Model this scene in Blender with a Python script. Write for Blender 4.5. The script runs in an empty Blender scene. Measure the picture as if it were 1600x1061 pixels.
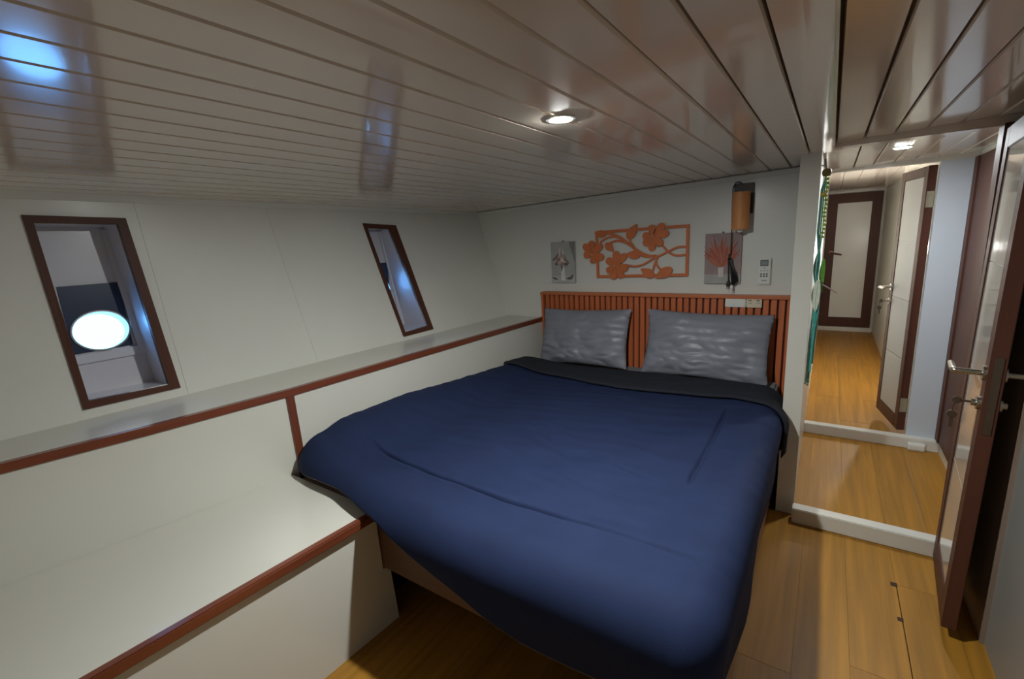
import bpy, bmesh, math, random
from mathutils import Matrix, Vector, noise

random.seed(7)
sc = bpy.context.scene
col = sc.collection
PI = math.pi

# ------------------------------------------------------------------ camera, world, exposure
cam_d = bpy.data.cameras.new('camera')
cam = bpy.data.objects.new('camera', cam_d)
col.objects.link(cam)
cam_d.sensor_width = 36.0
cam_d.lens = 16.2
cam_d.clip_start = 0.02
cam.matrix_world = Matrix(((0.5589254, 0.1995364, -0.8048526, 0.0),
                           (-0.8275446, 0.0725916, -0.5566870, 0.0),
                           (-0.0526538, 0.9771979, 0.2056985, 1.53),
                           (0, 0, 0, 1)))
sc.camera = cam
sc.view_settings.view_transform = 'Standard'
sc.view_settings.look = 'None'
sc.view_settings.gamma = 1.0
sc.view_settings.use_curve_mapping = False
sc.view_settings.exposure = 0.0
sc.cycles.max_bounces = 16
sc.cycles.diffuse_bounces = 10
MAIN_LAMP = 3600.0       # emission of the cabin downlight disc
VEST_LAMP = 980.0        # vestibule downlight disc
HALL_FILL = 1050.0       # globe of the hidden fill lamp added in the corridor

w = bpy.data.worlds.new('sky')
sc.world = w
w.use_nodes = True
bg = w.node_tree.nodes['Background']
bg.inputs[0].default_value = (0.15, 0.45, 1.0, 1)
bg.inputs[1].default_value = 9.0


# ------------------------------------------------------------------ materials
def lin(c):
    return tuple(((v / 255) / 12.92 if v / 255 <= 0.04045 else ((v / 255 + 0.055) / 1.055) ** 2.4) for v in c) + (1.0,)


def mat(name, rgb, rough=0.5, var=0.06, scale=6.0, stretch=(1, 1, 1), metal=0.0, coat=0.0, bump=0.0, spec=0.5,
        tint=0.0, rough_var=0.0, coat_rough=0.08, detail=4.0, bump_scale=None):
    m = bpy.data.materials.new(name)
    m.use_nodes = True
    nt = m.node_tree
    b = nt.nodes['Principled BSDF']
    b.inputs['Roughness'].default_value = rough
    b.inputs['Metallic'].default_value = metal
    b.inputs['Specular IOR Level'].default_value = spec
    b.inputs['Coat Weight'].default_value = coat
    b.inputs['Coat Roughness'].default_value = coat_rough
    base = lin(rgb)
    tc = nt.nodes.new('ShaderNodeTexCoord')
    mp = nt.nodes.new('ShaderNodeMapping')
    mp.inputs['Scale'].default_value = tuple(scale * s for s in stretch)
    nt.links.new(tc.outputs['Object'], mp.inputs[0])
    src = mp.outputs[0]
    oi = nt.nodes.new('ShaderNodeObjectInfo')
    if tint:
        add = nt.nodes.new('ShaderNodeVectorMath')
        add.operation = 'ADD'
        sc_ = nt.nodes.new('ShaderNodeVectorMath')
        sc_.operation = 'SCALE'
        sc_.inputs[0].default_value = (13.7, 7.1, 5.3)
        nt.links.new(oi.outputs['Random'], sc_.inputs['Scale'])
        nt.links.new(src, add.inputs[0])
        nt.links.new(sc_.outputs[0], add.inputs[1])
        src = add.outputs[0]
    nz = nt.nodes.new('ShaderNodeTexNoise')
    nz.inputs['Scale'].default_value = 1.0
    nz.inputs['Detail'].default_value = detail
    nt.links.new(src, nz.inputs['Vector'])
    rp = nt.nodes.new('ShaderNodeValToRGB')
    rp.color_ramp.elements[0].position = 0.3
    rp.color_ramp.elements[1].position = 0.7
    rp.color_ramp.elements[0].color = tuple(v * (1 - var) for v in base[:3]) + (1,)
    rp.color_ramp.elements[1].color = tuple(min(1, v * (1 + var)) for v in base[:3]) + (1,)
    nt.links.new(nz.outputs['Fac'], rp.inputs[0])
    out = rp.outputs[0]
    if tint:
        hs = nt.nodes.new('ShaderNodeHueSaturation')
        mr = nt.nodes.new('ShaderNodeMapRange')
        mr.inputs['To Min'].default_value = 1 - tint
        mr.inputs['To Max'].default_value = 1 + tint
        nt.links.new(oi.outputs['Random'], mr.inputs[0])
        nt.links.new(mr.outputs[0], hs.inputs['Value'])
        nt.links.new(out, hs.inputs['Color'])
        out = hs.outputs[0]
    nt.links.new(out, b.inputs['Base Color'])
    if rough_var:
        mr2 = nt.nodes.new('ShaderNodeMapRange')
        mr2.inputs['To Min'].default_value = max(0, rough - rough_var)
        mr2.inputs['To Max'].default_value = rough + rough_var
        nt.links.new(nz.outputs['Fac'], mr2.inputs[0])
        nt.links.new(mr2.outputs[0], b.inputs['Roughness'])
    if bump:
        bp = nt.nodes.new('ShaderNodeBump')
        bp.inputs['Strength'].default_value = bump
        bp.inputs['Distance'].default_value = 0.01
        h = nz.outputs['Fac']
        if bump_scale:
            n2 = nt.nodes.new('ShaderNodeTexNoise')
            n2.inputs['Scale'].default_value = bump_scale
            n2.inputs['Detail'].default_value = 3
            nt.links.new(tc.outputs['Object'], n2.inputs['Vector'])
            h = n2.outputs['Fac']
        nt.links.new(h, bp.inputs['Height'])
        nt.links.new(bp.outputs[0], b.inputs['Normal'])
    return m


def emat(name, rgb, strength):
    m = bpy.data.materials.new(name)
    m.use_nodes = True
    b = m.node_tree.nodes['Principled BSDF']
    b.inputs['Base Color'].default_value = (0.8, 0.8, 0.8, 1)
    b.inputs['Emission Color'].default_value = tuple(rgb) + (1,)
    b.inputs['Emission Strength'].default_value = strength
    return m


WHITE = mat('white_laminate', (208, 206, 197), 0.28, 0.02, 1.5, coat=0.25, coat_rough=0.15)
WHITE2 = mat('white_wall_board', (215, 215, 208), 0.35, 0.025, 2.0, coat=0.15, coat_rough=0.2)
NICHE = mat('white_recess_paint', (200, 198, 204), 0.3, 0.03, 5.0, coat=0.3)
CEIL = mat('glossy_ceiling_board', (224, 211, 196), 0.16, 0.02, 2.0, coat=0.5, coat_rough=0.06, tint=0.02)
CEILGAP = mat('ceiling_backing', (138, 120, 104), 0.6)
FLOORW = mat('floor_wood', (156, 110, 38), 0.46, 0.22, 1.0, (1.6, 34, 34), tint=0.07, rough_var=0.08, spec=0.32)
FLOORGAP = mat('floor_joint', (54, 34, 18), 0.8)
TRIM = mat('mahogany_trim', (112, 58, 38), 0.3, 0.16, 1.0, (3, 40, 40), coat=0.3)
TRIMV = mat('mahogany_upright', (108, 56, 38), 0.32, 0.16, 1.0, (40, 40, 3), coat=0.25)
DARKB = mat('dark_brown_frame', (80, 46, 34), 0.5, spec=0.3, var=0.12, scale=1.0, stretch=(30, 30, 2.5))
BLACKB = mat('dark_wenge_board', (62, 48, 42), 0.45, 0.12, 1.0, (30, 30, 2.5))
SLAT = mat('orange_slat_wood', (190, 102, 60), 0.42, 0.14, 1.0, (60, 60, 4), tint=0.08)
CAP = mat('orange_cap_wood', (190, 106, 62), 0.42, 0.12, 1.0, (60, 4, 60))
SLATBACK = mat('slat_backing', (92, 40, 22), 0.7)
ART = mat('carved_orange_wood', (204, 112, 62), 0.5, 0.1, 14.0)
BOARD = mat('bed_board', (96, 68, 50), 0.5, 0.1, 1.0, (30, 3, 30))
SKIN = mat('bed_side_board', (150, 112, 88), 0.5, 0.1, 1.0, (3, 30, 30))
SHEET = mat('grey_sheet', (122, 126, 132), 0.7, 0.05, 10, bump=0.2)
NAVY = mat('navy_cotton', (31, 41, 70), 0.8, 0.06, 9.0, spec=0.13, bump=0.06, bump_scale=260)
NAVYD = mat('navy_reverse', (36, 38, 46), 0.85, 0.06, 9.0, spec=0.2, bump=0.06, bump_scale=260)
METAL = mat('brushed_steel', (178, 172, 160), 0.3, 0.05, 20, metal=1.0)
BRASSY = mat('dull_brass', (122, 108, 96), 0.38, 0.08, 20, metal=1.0)
PLASTIC = mat('white_plastic', (222, 222, 216), 0.35, 0.02)
CREAM = mat('cream_plastic', (214, 200, 176), 0.4, 0.03)
GREY = mat('grey_plastic', (92, 96, 100), 0.5, 0.04)
BLACK = mat('black_plastic', (26, 24, 24), 0.45, 0.05)
NAVYP = mat('blue_black_plate', (30, 44, 72), 0.3, 0.08, 12)
LAMPW = mat('lamp_veneer', (214, 146, 88), 0.5, 0.12, 1.0, (40, 40, 4))
GREYDOOR = mat('grey_white_side_board', (134, 132, 127), 0.4, 0.03, 2.0)


def glass():
    m = bpy.data.materials.new('port_glass')
    m.use_nodes = True
    nt = m.node_tree
    nt.nodes.clear()
    o = nt.nodes.new('ShaderNodeOutputMaterial')
    mx = nt.nodes.new('ShaderNodeMixShader')
    mx.inputs[0].default_value = 0.06
    t = nt.nodes.new('ShaderNodeBsdfTransparent')
    t.inputs[0].default_value = (0.9, 0.96, 1, 1)
    g = nt.nodes.new('ShaderNodeBsdfGlossy')
    g.inputs['Roughness'].default_value = 0.03
    nt.links.new(t.outputs[0], mx.inputs[1])
    nt.links.new(g.outputs[0], mx.inputs[2])
    nt.links.new(mx.outputs[0], o.inputs[0])
    return m


GLASS = glass()


def satin():
    m = mat('satin_stripe_cotton', (126, 128, 138), 0.5, 0.04, 8.0)
    nt = m.node_tree
    b = nt.nodes['Principled BSDF']
    tc = nt.nodes.new('ShaderNodeTexCoord')
    sp = nt.nodes.new('ShaderNodeSeparateXYZ')
    nt.links.new(tc.outputs['Object'], sp.inputs[0])
    mu = nt.nodes.new('ShaderNodeMath')
    mu.operation = 'MULTIPLY'
    mu.inputs[1].default_value = 2 * PI / 0.05
    nt.links.new(sp.outputs['Z'], mu.inputs[0])
    si = nt.nodes.new('ShaderNodeMath')
    si.operation = 'SINE'
    nt.links.new(mu.outputs[0], si.inputs[0])
    mr = nt.nodes.new('ShaderNodeMapRange')
    mr.inputs['From Min'].default_value = -0.25
    mr.inputs['From Max'].default_value = 0.25
    mr.inputs['To Min'].default_value = 0.44
    mr.inputs['To Max'].default_value = 0.66
    nt.links.new(si.outputs[0], mr.inputs[0])
    nt.links.new(mr.outputs[0], b.inputs['Roughness'])
    mr2 = nt.nodes.new('ShaderNodeMapRange')
    mr2.inputs['From Min'].default_value = -0.25
    mr2.inputs['From Max'].default_value = 0.25
    mr2.inputs['To Min'].default_value = 0.6
    mr2.inputs['To Max'].default_value = 0.25
    nt.links.new(si.outputs[0], mr2.inputs[0])
    nt.links.new(mr2.outputs[0], b.inputs['Specular IOR Level'])
    return m


SATIN = satin()


# ------------------------------------------------------------------ mesh helpers
class MB:
    def __init__(self):
        self.v, self.f = [], []

    def add(self, v, f):
        n = len(self.v)
        self.v += [tuple(p) for p in v]
        self.f += [tuple(i + n for i in q) for q in f]
        return self

    def box(self, lo, hi):
        x0, y0, z0 = lo
        x1, y1, z1 = hi
        return self.add([(x0, y0, z0), (x1, y0, z0), (x1, y1, z0), (x0, y1, z0), (x0, y0, z1), (x1, y0, z1), (x1, y1, z1), (x0, y1, z1)],
                        [(0, 3, 2, 1), (4, 5, 6, 7), (0, 1, 5, 4), (1, 2, 6, 5), (2, 3, 7, 6), (3, 0, 4, 7)])

    def hexa(self, a, b):
        """two quads (4 points each) joined into a solid"""
        return self.add(list(a) + list(b), [(0, 3, 2, 1), (4, 5, 6, 7), (0, 1, 5, 4), (1, 2, 6, 5), (2, 3, 7, 6), (3, 0, 4, 7)])

    def prism(self, poly, a, b, axis='x'):
        """poly: 2-D points in the plane across axis, from a to b along it"""
        n = len(poly)

        def P(q, t):
            return (t, q[0], q[1]) if axis == 'x' else ((q[0], t, q[1]) if axis == 'y' else (q[0], q[1], t))
        vs = [P(q, a) for q in poly] + [P(q, b) for q in poly]
        fs = [tuple(range(n))[::-1], tuple(range(n, 2 * n))]
        fs += [(i, (i + 1) % n, n + (i + 1) % n, n + i) for i in range(n)]
        return self.add(vs, fs)

    def ribbon(self, pts, wd, a, b, w_end=None):
        """flat strip following 2-D points (y, z), from x=a to x=b"""
        n = len(pts)
        L, Rr = [], []
        for i, p in enumerate(pts):
            q0, q1 = pts[max(0, i - 1)], pts[min(n - 1, i + 1)]
            d = Vector((q1[0] - q0[0], q1[1] - q0[1])).normalized()
            k = wd if w_end is None else wd + (w_end - wd) * i / (n - 1)
            L.append((p[0] - d.y * k / 2, p[1] + d.x * k / 2))
            Rr.append((p[0] + d.y * k / 2, p[1] - d.x * k / 2))
        for i in range(n - 1):
            self.prism([L[i], L[i + 1], Rr[i + 1], Rr[i]], a, b)
        return self

    def tube(self, pts, r, n=8, r_end=None, cap=True):
        pts = [Vector(p) for p in pts]
        m = len(pts)
        rings = []
        up = Vector((0.13, 0.31, 0.94)).normalized()
        for i, p in enumerate(pts):
            d = (pts[min(m - 1, i + 1)] - pts[max(0, i - 1)]).normalized()
            u = d.cross(up)
            if u.length < 0.05:
                u = d.cross(Vector((1, 0, 0)))
            u.normalize()
            v = d.cross(u)
            rr = r[i] if isinstance(r, (list, tuple)) else (r if r_end is None else r + (r_end - r) * i / (m - 1))
            rings.append([p + u * (rr * math.cos(2 * PI * k / n)) + v * (rr * math.sin(2 * PI * k / n)) for k in range(n)])
        vs = [q for rg in rings for q in rg]
        fs = []
        for i in range(m - 1):
            for k in range(n):
                fs.append((i * n + k, i * n + (k + 1) % n, (i + 1) * n + (k + 1) % n, (i + 1) * n + k))
        if cap:
            fs.append(tuple(range(n))[::-1])
            fs.append(tuple((m - 1) * n + k for k in range(n)))
        return self.add(vs, fs)

    def lathe(self, prof, c, axis='z', n=24):
        """prof: (radius, height) pairs about an axis through c"""
        vs, fs = [], []
        m = len(prof)
        for r, h in prof:
            for k in range(n):
                a = 2 * PI * k / n
                p, q = r * math.cos(a), r * math.sin(a)
                o = {'z': (p, q, h), 'x': (h, p, q), 'y': (p, h, q)}[axis]
                vs.append((c[0] + o[0], c[1] + o[1], c[2] + o[2]))
        for i in range(m - 1):
            for k in range(n):
                fs.append((i * n + k, i * n + (k + 1) % n, (i + 1) * n + (k + 1) % n, (i + 1) * n + k))
        fs.append(tuple(range(n)))
        fs.append(tuple((m - 1) * n + k for k in range(n)))
        return self.add(vs, fs)

    def build(self, name, m, parent=None, smooth=False, bevel=0.0, local=False):
        me = bpy.data.meshes.new(name)
        me.from_pydata(self.v, [], self.f)
        bm = bmesh.new()
        bm.from_mesh(me)
        bmesh.ops.recalc_face_normals(bm, faces=bm.faces)
        if bevel:
            bmesh.ops.bevel(bm, geom=[e for e in bm.edges if len(e.link_faces) == 2 and e.calc_face_angle(0) > 0.6],
                            offset=bevel, segments=2, affect='EDGES', clamp_overlap=True)
        bm.to_mesh(me)
        bm.free()
        me.materials.append(m)
        if smooth:
            for p in me.polygons:
                p.use_smooth = True
            me.set_sharp_from_angle(angle=math.radians(42))
        o = bpy.data.objects.new(name, me)
        col.objects.link(o)
        if parent is not None:
            o.parent = parent
            if not local:
                loc = parent.location.copy()
                q = parent.parent
                while q is not None:
                    q = q.parent
                o.matrix_parent_inverse = Matrix.Translation(-loc) if parent.type == 'EMPTY' and parent.parent is None else Matrix()
        return o


def sub(o, part):
    """parent o under a part whose mesh is in world coordinates"""
    o.parent = part
    o.matrix_parent_inverse = Matrix()
    return o


def thing(name, label, cat, loc=(0, 0, 0), group=None, rot=0.0):
    o = bpy.data.objects.new(name, None)
    o.empty_display_size = 0.1
    col.objects.link(o)
    o.location = loc
    o.rotation_euler = (0, 0, rot)
    tag(o, label, cat, group)
    return o


def tag(o, label, cat, group=None):
    o['label'] = label
    o['category'] = cat
    if group:
        o['group'] = group
    return o


def struct(o):
    o['kind'] = 'structure'
    return o


def sempty(name, label=None, loc=(0, 0, 0), rot=0.0):
    o = bpy.data.objects.new(name, None)
    col.objects.link(o)
    o.location = loc
    o.rotation_euler = (0, 0, rot)
    o['kind'] = 'structure'
    if label:
        o['label'] = label
    return o


def smooth01(a, b, x):
    t = min(1, max(0, (x - a) / (b - a)))
    return t * t * (3 - 2 * t)


def interp(pts, x):
    if x <= pts[0][0]:
        (x0, y0), (x1, y1) = pts[0], pts[1]
        return y0 + (y1 - y0) * (x - x0) / (x1 - x0)
    for (x0, y0), (x1, y1) in zip(pts, pts[1:]):
        if x <= x1:
            return y0 + (y1 - y0) * (x - x0) / (x1 - x0)
    return pts[-1][1]


# ------------------------------------------------------------------ the room's surfaces
X_REAR, X_BACK = -0.95, 3.20
Z_SHELF, Z_SEAT = 0.927, 0.535


def hull_y(x, z):
    b = 2.44 - 0.066 * (x - 0.3)
    t = 2.375 + 0.046 * (x - 0.4)
    return b + (t - b) * (z - 0.927) / 0.863


RAIL = [(-1.0, 2.325), (0.187, 2.115), (0.55, 2.048), (1.077, 1.976), (1.826, 1.940), (3.2, 1.866)]


def rail_y(x):
    return interp(RAIL, x)


def ceil_z(y):
    return 1.868 - 0.03 * y if y > 0.05 else 1.893 - 0.03 * y


# floor: slab and planks
fl = struct(MB().box((X_REAR, -0.80, -0.06), (8.35, 2.2, -0.008)).build('floor', FLOORGAP))
rows = [-0.71, -0.51, -0.34, -0.165, 0.006, 0.176, 0.346, 0.516, 0.686, 0.856, 1.026, 1.196, 1.366, 1.536]
for ri, (ya, yb) in enumerate(zip(rows, rows[1:])):
    segs = []
    lo, hi = (-0.4, 2.63) if ya < 0 else ((-0.4, 2.685) if ya < 0.1 else ((-0.4, 3.15) if ya < 0.2 else (-0.2, 1.75)))
    xs = [lo]
    x = lo + 0.35 + random.random() * 0.9
    if ri in (1,):
        cuts = [0.9, 2.316]
    elif ri == 0:
        cuts = [0.5, 2.316]
    elif ri == 4:
        cuts = [0.35, 1.612]
    else:
        cuts = []
        while x < hi - 0.3:
            cuts.append(x)
            x += 1.22
    ends = [lo] + cuts + [hi]
    for a, b in zip(ends, ends[1:]):
        segs.append((a, b))
    if yb <= 0.07:
        segs += [(2.66, 3.97)]
        segs += [(4.0, 4.313 + 0.6 * (ri % 2)), (4.316 + 0.6 * (ri % 2), 5.9 + 0.3 * ri), (5.903 + 0.3 * ri, 8.3)]
    if abs(ya - 0.006) < 1e-6:
        segs += [(2.66, 3.97, 0.066), (4.0, 6.1, 0.066), (6.103, 8.3, 0.066)]
    g1 = 0.0032 if ri == 1 else 0.0004
    for sg in segs:
        a, b = sg[:2]
        ye = sg[2] if len(sg) > 2 else yb
        g0 = g1 if 0.85 < a < 2.0 else 0.0004
        MB().box((a + 0.0008, ya + 0.0004, -0.01), (b - 0.0008, ye - g0, 0.0)).build('floor_plank', FLOORW, fl)
# finger notches at the bilge hatch
MB().box((2.298, -0.345, -0.004), (2.326, -0.322, 0.0006)).build('finger_notch', FLOORGAP, fl)
MB().box((2.082, -0.345, -0.004), (2.104, -0.326, 0.0006)).build('finger_notch', FLOORGAP, fl)

# ceiling: backing and boards
ce = MB()
ce.hexa([(X_REAR, 0.04, 1.90), (3.3, 0.04, 1.90), (3.3, 2.75, 1.82), (X_REAR, 2.75, 1.82)],
        [(X_REAR, 0.04, 2.02), (3.3, 0.04, 2.02), (3.3, 2.75, 2.02), (X_REAR, 2.75, 2.02)])
ce.box((X_REAR, -0.80, 1.925), (4.06, 0.06, 2.02))
ceil = struct(ce.build('ceiling', CEILGAP))


def ceiling_board(y0, y1, x0, x1, z=None):
    m = 0.0030
    pr = []
    n = 3
    for i in range(n + 1):
        t = (0, 0.03, 0.97, 1)[i]
        y = y0 + m + (y1 - y0 - 2 * m) * t
        zb = (ceil_z((y0 + y1) / 2) if z is None else z) + (0 if z is not None else -(0.03) * (y - (y0 + y1) / 2))
        e = 0.007 if i in (0, n) else 0.0
        pr.append((y, zb + e ))
    top = max(p[1] for p in pr) + 0.012
    pr += [(y1 - m, top), (y0 + m, top)]
    return MB().prism(pr, x0, x1).build('ceiling_board', CEIL, ceil)


ys = [0.058] + [0.111 + 0.1027 * k for k in range(25)]
for a, b in zip(ys, ys[1:]):
    ceiling_board(a, b, X_REAR, 3.22)
for k in range(7):
    a = 0.012 - 0.103 * k
    ceiling_board(max(a - 0.103, -0.72), a, X_REAR, 2.66)
    ceiling_board(max(a - 0.103, -0.72), a + (0.045 if k == 0 else 0), 2.74, 3.99)
# centre strip that covers the step between the two ceilings
MB().box((X_REAR, 0.014, 1.858), (2.69, 0.062, 1.90)).build('cover_strip', CEIL, ceil, bevel=0.006)

# hull side wall: panels around two window openings
wl = sempty('wall_left', 'white panelled hull side wall leaning out above the shelf')
WIN1_OUT = [(0.430, 1.717), (0.730, 1.710), (0.801, 0.965), (0.469, 0.967)]
WIN1_IN = [(0.456, 1.688), (0.700, 1.685), (0.760, 0.989), (0.490, 0.998)]
WIN2_OUT = [(1.942, 1.697), (2.215, 1.685), (2.351, 0.956), (2.084, 0.952)]
WIN2_IN = [(1.969, 1.665), (2.156, 1.660), (2.311, 0.986), (2.102, 0.979)]


def hp(x, z, off=0.0):
    return (x, hull_y(x, z) + off, z)


def hull_panel(xl, xr, win=None):
    """xl, xr: (x at top, x at bottom)"""
    zt, zb = 1.845, 0.90

    def edge(p, z):
        t = (zt - z) / (zt - zb)
        return p[0] + (p[1] - p[0]) * t
    if win is None:
        colsx = [lambda z: edge(xl, z) + 0.0005, lambda z: edge(xr, z) - 0.0005]
        zs = [zt, zb]
    else:
        z_t, z_b = (win[0][1] + win[1][1]) / 2, (win[2][1] + win[3][1]) / 2

        def wl_(z, a=win[0], b=win[3]):
            return a[0] + (b[0] - a[0]) * (a[1] - z) / (a[1] - b[1])

        def wr_(z, a=win[1], b=win[2]):
            return a[0] + (b[0] - a[0]) * (a[1] - z) / (a[1] - b[1])
        colsx = [lambda z: edge(xl, z) + 0.0005, wl_, wr_, lambda z: edge(xr, z) - 0.0005]
        zs = [zt, z_t, z_b, zb]
    b = MB()
    for i in range(len(zs) - 1):
        for j in range(len(colsx) - 1):
            if win is not None and i == 1 and j == 1:
                continue
            q = [(colsx[j](zs[i]), zs[i]), (colsx[j + 1](zs[i]), zs[i]), (colsx[j + 1](zs[i + 1]), zs[i + 1]), (colsx[j](zs[i + 1]), zs[i + 1])]
            nu = 6
            for off in (0.0, 0.012):
                vs = []
                for a_ in range(nu + 1):
                    for c_ in range(nu + 1):
                        u_, v_ = a_ / nu, c_ / nu
                        xt = q[0][0] + (q[1][0] - q[0][0]) * u_
                        xb_ = q[3][0] + (q[2][0] - q[3][0]) * u_
                        vs.append(hp(xt + (xb_ - xt) * v_, q[0][1] + (q[3][1] - q[0][1]) * v_, off))
                b.add(vs, [(a_ * (nu + 1) + c_, a_ * (nu + 1) + c_ + 1, (a_ + 1) * (nu + 1) + c_ + 1, (a_ + 1) * (nu + 1) + c_) for a_ in range(nu) for c_ in range(nu)])
            b.f += []
            n0 = len(b.v) - 2 * (nu + 1) ** 2
            m_ = (nu + 1) ** 2
            for a_ in range(nu):
                for (p0, p1) in ((a_, a_ + 1), (nu * (nu + 1) + a_, nu * (nu + 1) + a_ + 1), (a_ * (nu + 1), (a_ + 1) * (nu + 1)), (a_ * (nu + 1) + nu, (a_ + 1) * (nu + 1) + nu)):
                    b.f.append((n0 + p0, n0 + p1, n0 + m_ + p1, n0 + m_ + p0))
    return b.build('wall_panel', WHITE2, wl)


hull_panel((-0.96, -0.96), (0.765, 0.83), WIN1_IN)
hull_panel((0.765, 0.83), (1.322, 1.471))
hull_panel((1.322, 1.471), (2.62, 2.72), WIN2_IN)
hull_panel((2.62, 2.72), (3.21, 3.21))
# framing sheet behind the panel joints, and the low hull side behind shelf and bench
for (xa, xb_) in ((-0.97, 0.40), (0.80, 1.93), (2.36, 3.22)):
    b = MB()
    b.hexa([hp(xa, 0.85, 0.013), hp(xb_, 0.85, 0.013), hp(xb_, 1.88, 0.013), hp(xa, 1.88, 0.013)],
           [hp(xa, 0.85, 0.030), hp(xb_, 0.85, 0.030), hp(xb_, 1.88, 0.030), hp(xa, 1.88, 0.030)])
    b.build('framing_sheet', CEILGAP, wl)
MB().box((-0.97, 2.26, -0.05), (3.24, 2.30, 0.90)).build('lower_side', WHITE2, wl)
# cornice where hull wall meets ceiling
b = MB()
for a, c in [(-0.96, 0.5), (0.5, 1.9), (1.9, 3.2)]:
    b.hexa([(a, hull_y(a, 1.77) - 0.012, 1.772), (c, hull_y(c, 1.77) - 0.012, 1.772), (c, hull_y(c, 1.77) + 0.01, 1.772), (a, hull_y(a, 1.77) + 0.01, 1.772)],
           [(a, hull_y(a, 1.8) - 0.022, 1.80), (c, hull_y(c, 1.8) - 0.022, 1.80), (c, hull_y(c, 1.8) + 0.01, 1.80), (a, hull_y(a, 1.8) + 0.01, 1.80)])
struct(b.build('trim_1', WHITE2))


def ring_plate(outer, ctr, ra, rb, y, th):
    """rectangle outer=(x0,z0,x1,z1) in plane y with an elliptical hole, thickness th outward"""
    n = 64
    x0, z0, x1, z1 = outer
    angs = sorted([2 * PI * k / n for k in range(n)] + [math.atan2(c[1] - ctr[1], c[0] - ctr[0]) % (2 * PI) for c in ((x0, z0), (x1, z0), (x1, z1), (x0, z1))])
    vi, vo = [], []
    for a in angs:
        ca, sa = math.cos(a), math.sin(a)
        t = 1e9
        if abs(ca) > 1e-6:
            t = min(t, ((x1 if ca > 0 else x0) - ctr[0]) / ca)
        if abs(sa) > 1e-6:
            t = min(t, ((z1 if sa > 0 else z0) - ctr[1]) / sa)
        vo.append((ctr[0] + ca * t, ctr[1] + sa * t))
        k = 1 / math.sqrt((ca / ra) ** 2 + (sa / rb) ** 2)
        vi.append((ctr[0] + ca * k, ctr[1] + sa * k))
    b = MB()
    m = len(angs)
    vs = [(p[0], y, p[1]) for p in vo] + [(p[0], y, p[1]) for p in vi] + [(p[0], y + th, p[1]) for p in vo] + [(p[0], y + th, p[1]) for p in vi]
    fs = []
    for i in range(m):
        j = (i + 1) % m
        fs += [(i, j, m + j, m + i), (2 * m + i, 2 * m + j, 3 * m + j, 3 * m + i), (i, j, 2 * m + j, 2 * m + i), (m + i, m + j, 3 * m + j, 3 * m + i)]
    return b.add(vs, fs)


def ell_tube(ctr, ra, rb, y0, y1, th, dz):
    n = 48
    vs, fs = [], []
    for y, d, k in ((y0, 0, 0), (y1, dz, 0), (y1, dz, th), (y0, 0, th)):
        for i in range(n):
            a = 2 * PI * i / n
            vs.append((ctr[0] + (ra + k) * math.cos(a), y, ctr[1] + d + (rb + k) * math.sin(a)))
    for q in range(4):
        for i in range(n):
            j = (i + 1) % n
            fs.append((q * n + i, q * n + j, ((q + 1) % 4) * n + j, ((q + 1) % 4) * n + i))
    return MB().add(vs, fs)


def window(name, label, out, inn, port, plate, depth):
    r = sempty(name, label)
    # mahogany casing, four mitred boards
    for i in range(4):
        j = (i + 1) % 4
        q = [out[i], out[j], inn[j], inn[i]]
        MB().hexa([hp(*p, -0.010) for p in q], [hp(*p, 0.014) for p in q]).build('casing_board', DARKB, r)
    # recess lining, four boards
    cx = sum(p[0] for p in inn) / 4
    cz = sum(p[1] for p in inn) / 4

    def grow(p, g):
        return (p[0] + (g if p[0] > cx else -g), p[1] + (g if p[1] > cz else -g))
    yb = hull_y(cx, cz) + depth
    for i in range(4):
        j = (i + 1) % 4
        a, c = inn[i], inn[j]
        A, Cc = grow(a, 0.012), grow(c, 0.012)
        MB().hexa([hp(*a, -0.004), hp(*c, -0.004), (c[0], yb, c[1]), (a[0], yb, a[1])],
                  [hp(*A, 0.0), hp(*Cc, 0.0), (Cc[0], yb, Cc[1]), (A[0], yb, A[1])]).build('recess_board', NICHE, r)
    xa, xb = min(p[0] for p in inn) - 0.05, max(p[0] for p in inn) + 0.05
    za, zb = min(p[1] for p in inn) - 0.05, max(p[1] for p in inn) + 0.05
    pc, ra, rb = port
    ring_plate((xa, za, xb, zb), pc, ra + 0.004, rb + 0.004, yb, 0.02).build('back_panel', NICHE, r)
    ring_plate(plate, pc, ra, rb, yb - 0.006, 0.0055).build('dark_plate', NAVYP, r)
    rim = ell_tube(pc, ra - 0.004, rb - 0.004, yb - 0.012, yb + 0.05, 0.006, -0.014).build('porthole_rim', METAL, r, smooth=True)
    n = 40
    g = MB()
    vs = [(pc[0] + (ra - 0.003) * math.cos(2 * PI * k / n), yb + 0.030, pc[1] - 0.010 + (rb - 0.003) * math.sin(2 * PI * k / n)) for k in range(n)]
    g.add(vs + [(x, y + 0.004, z) for x, y, z in vs], [tuple(range(n)), tuple(range(n, 2 * n))] + [(k, (k + 1) % n, n + (k + 1) % n, n + k) for k in range(n)])
    g.build('porthole_glass', GLASS, r)
    return r, yb


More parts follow.
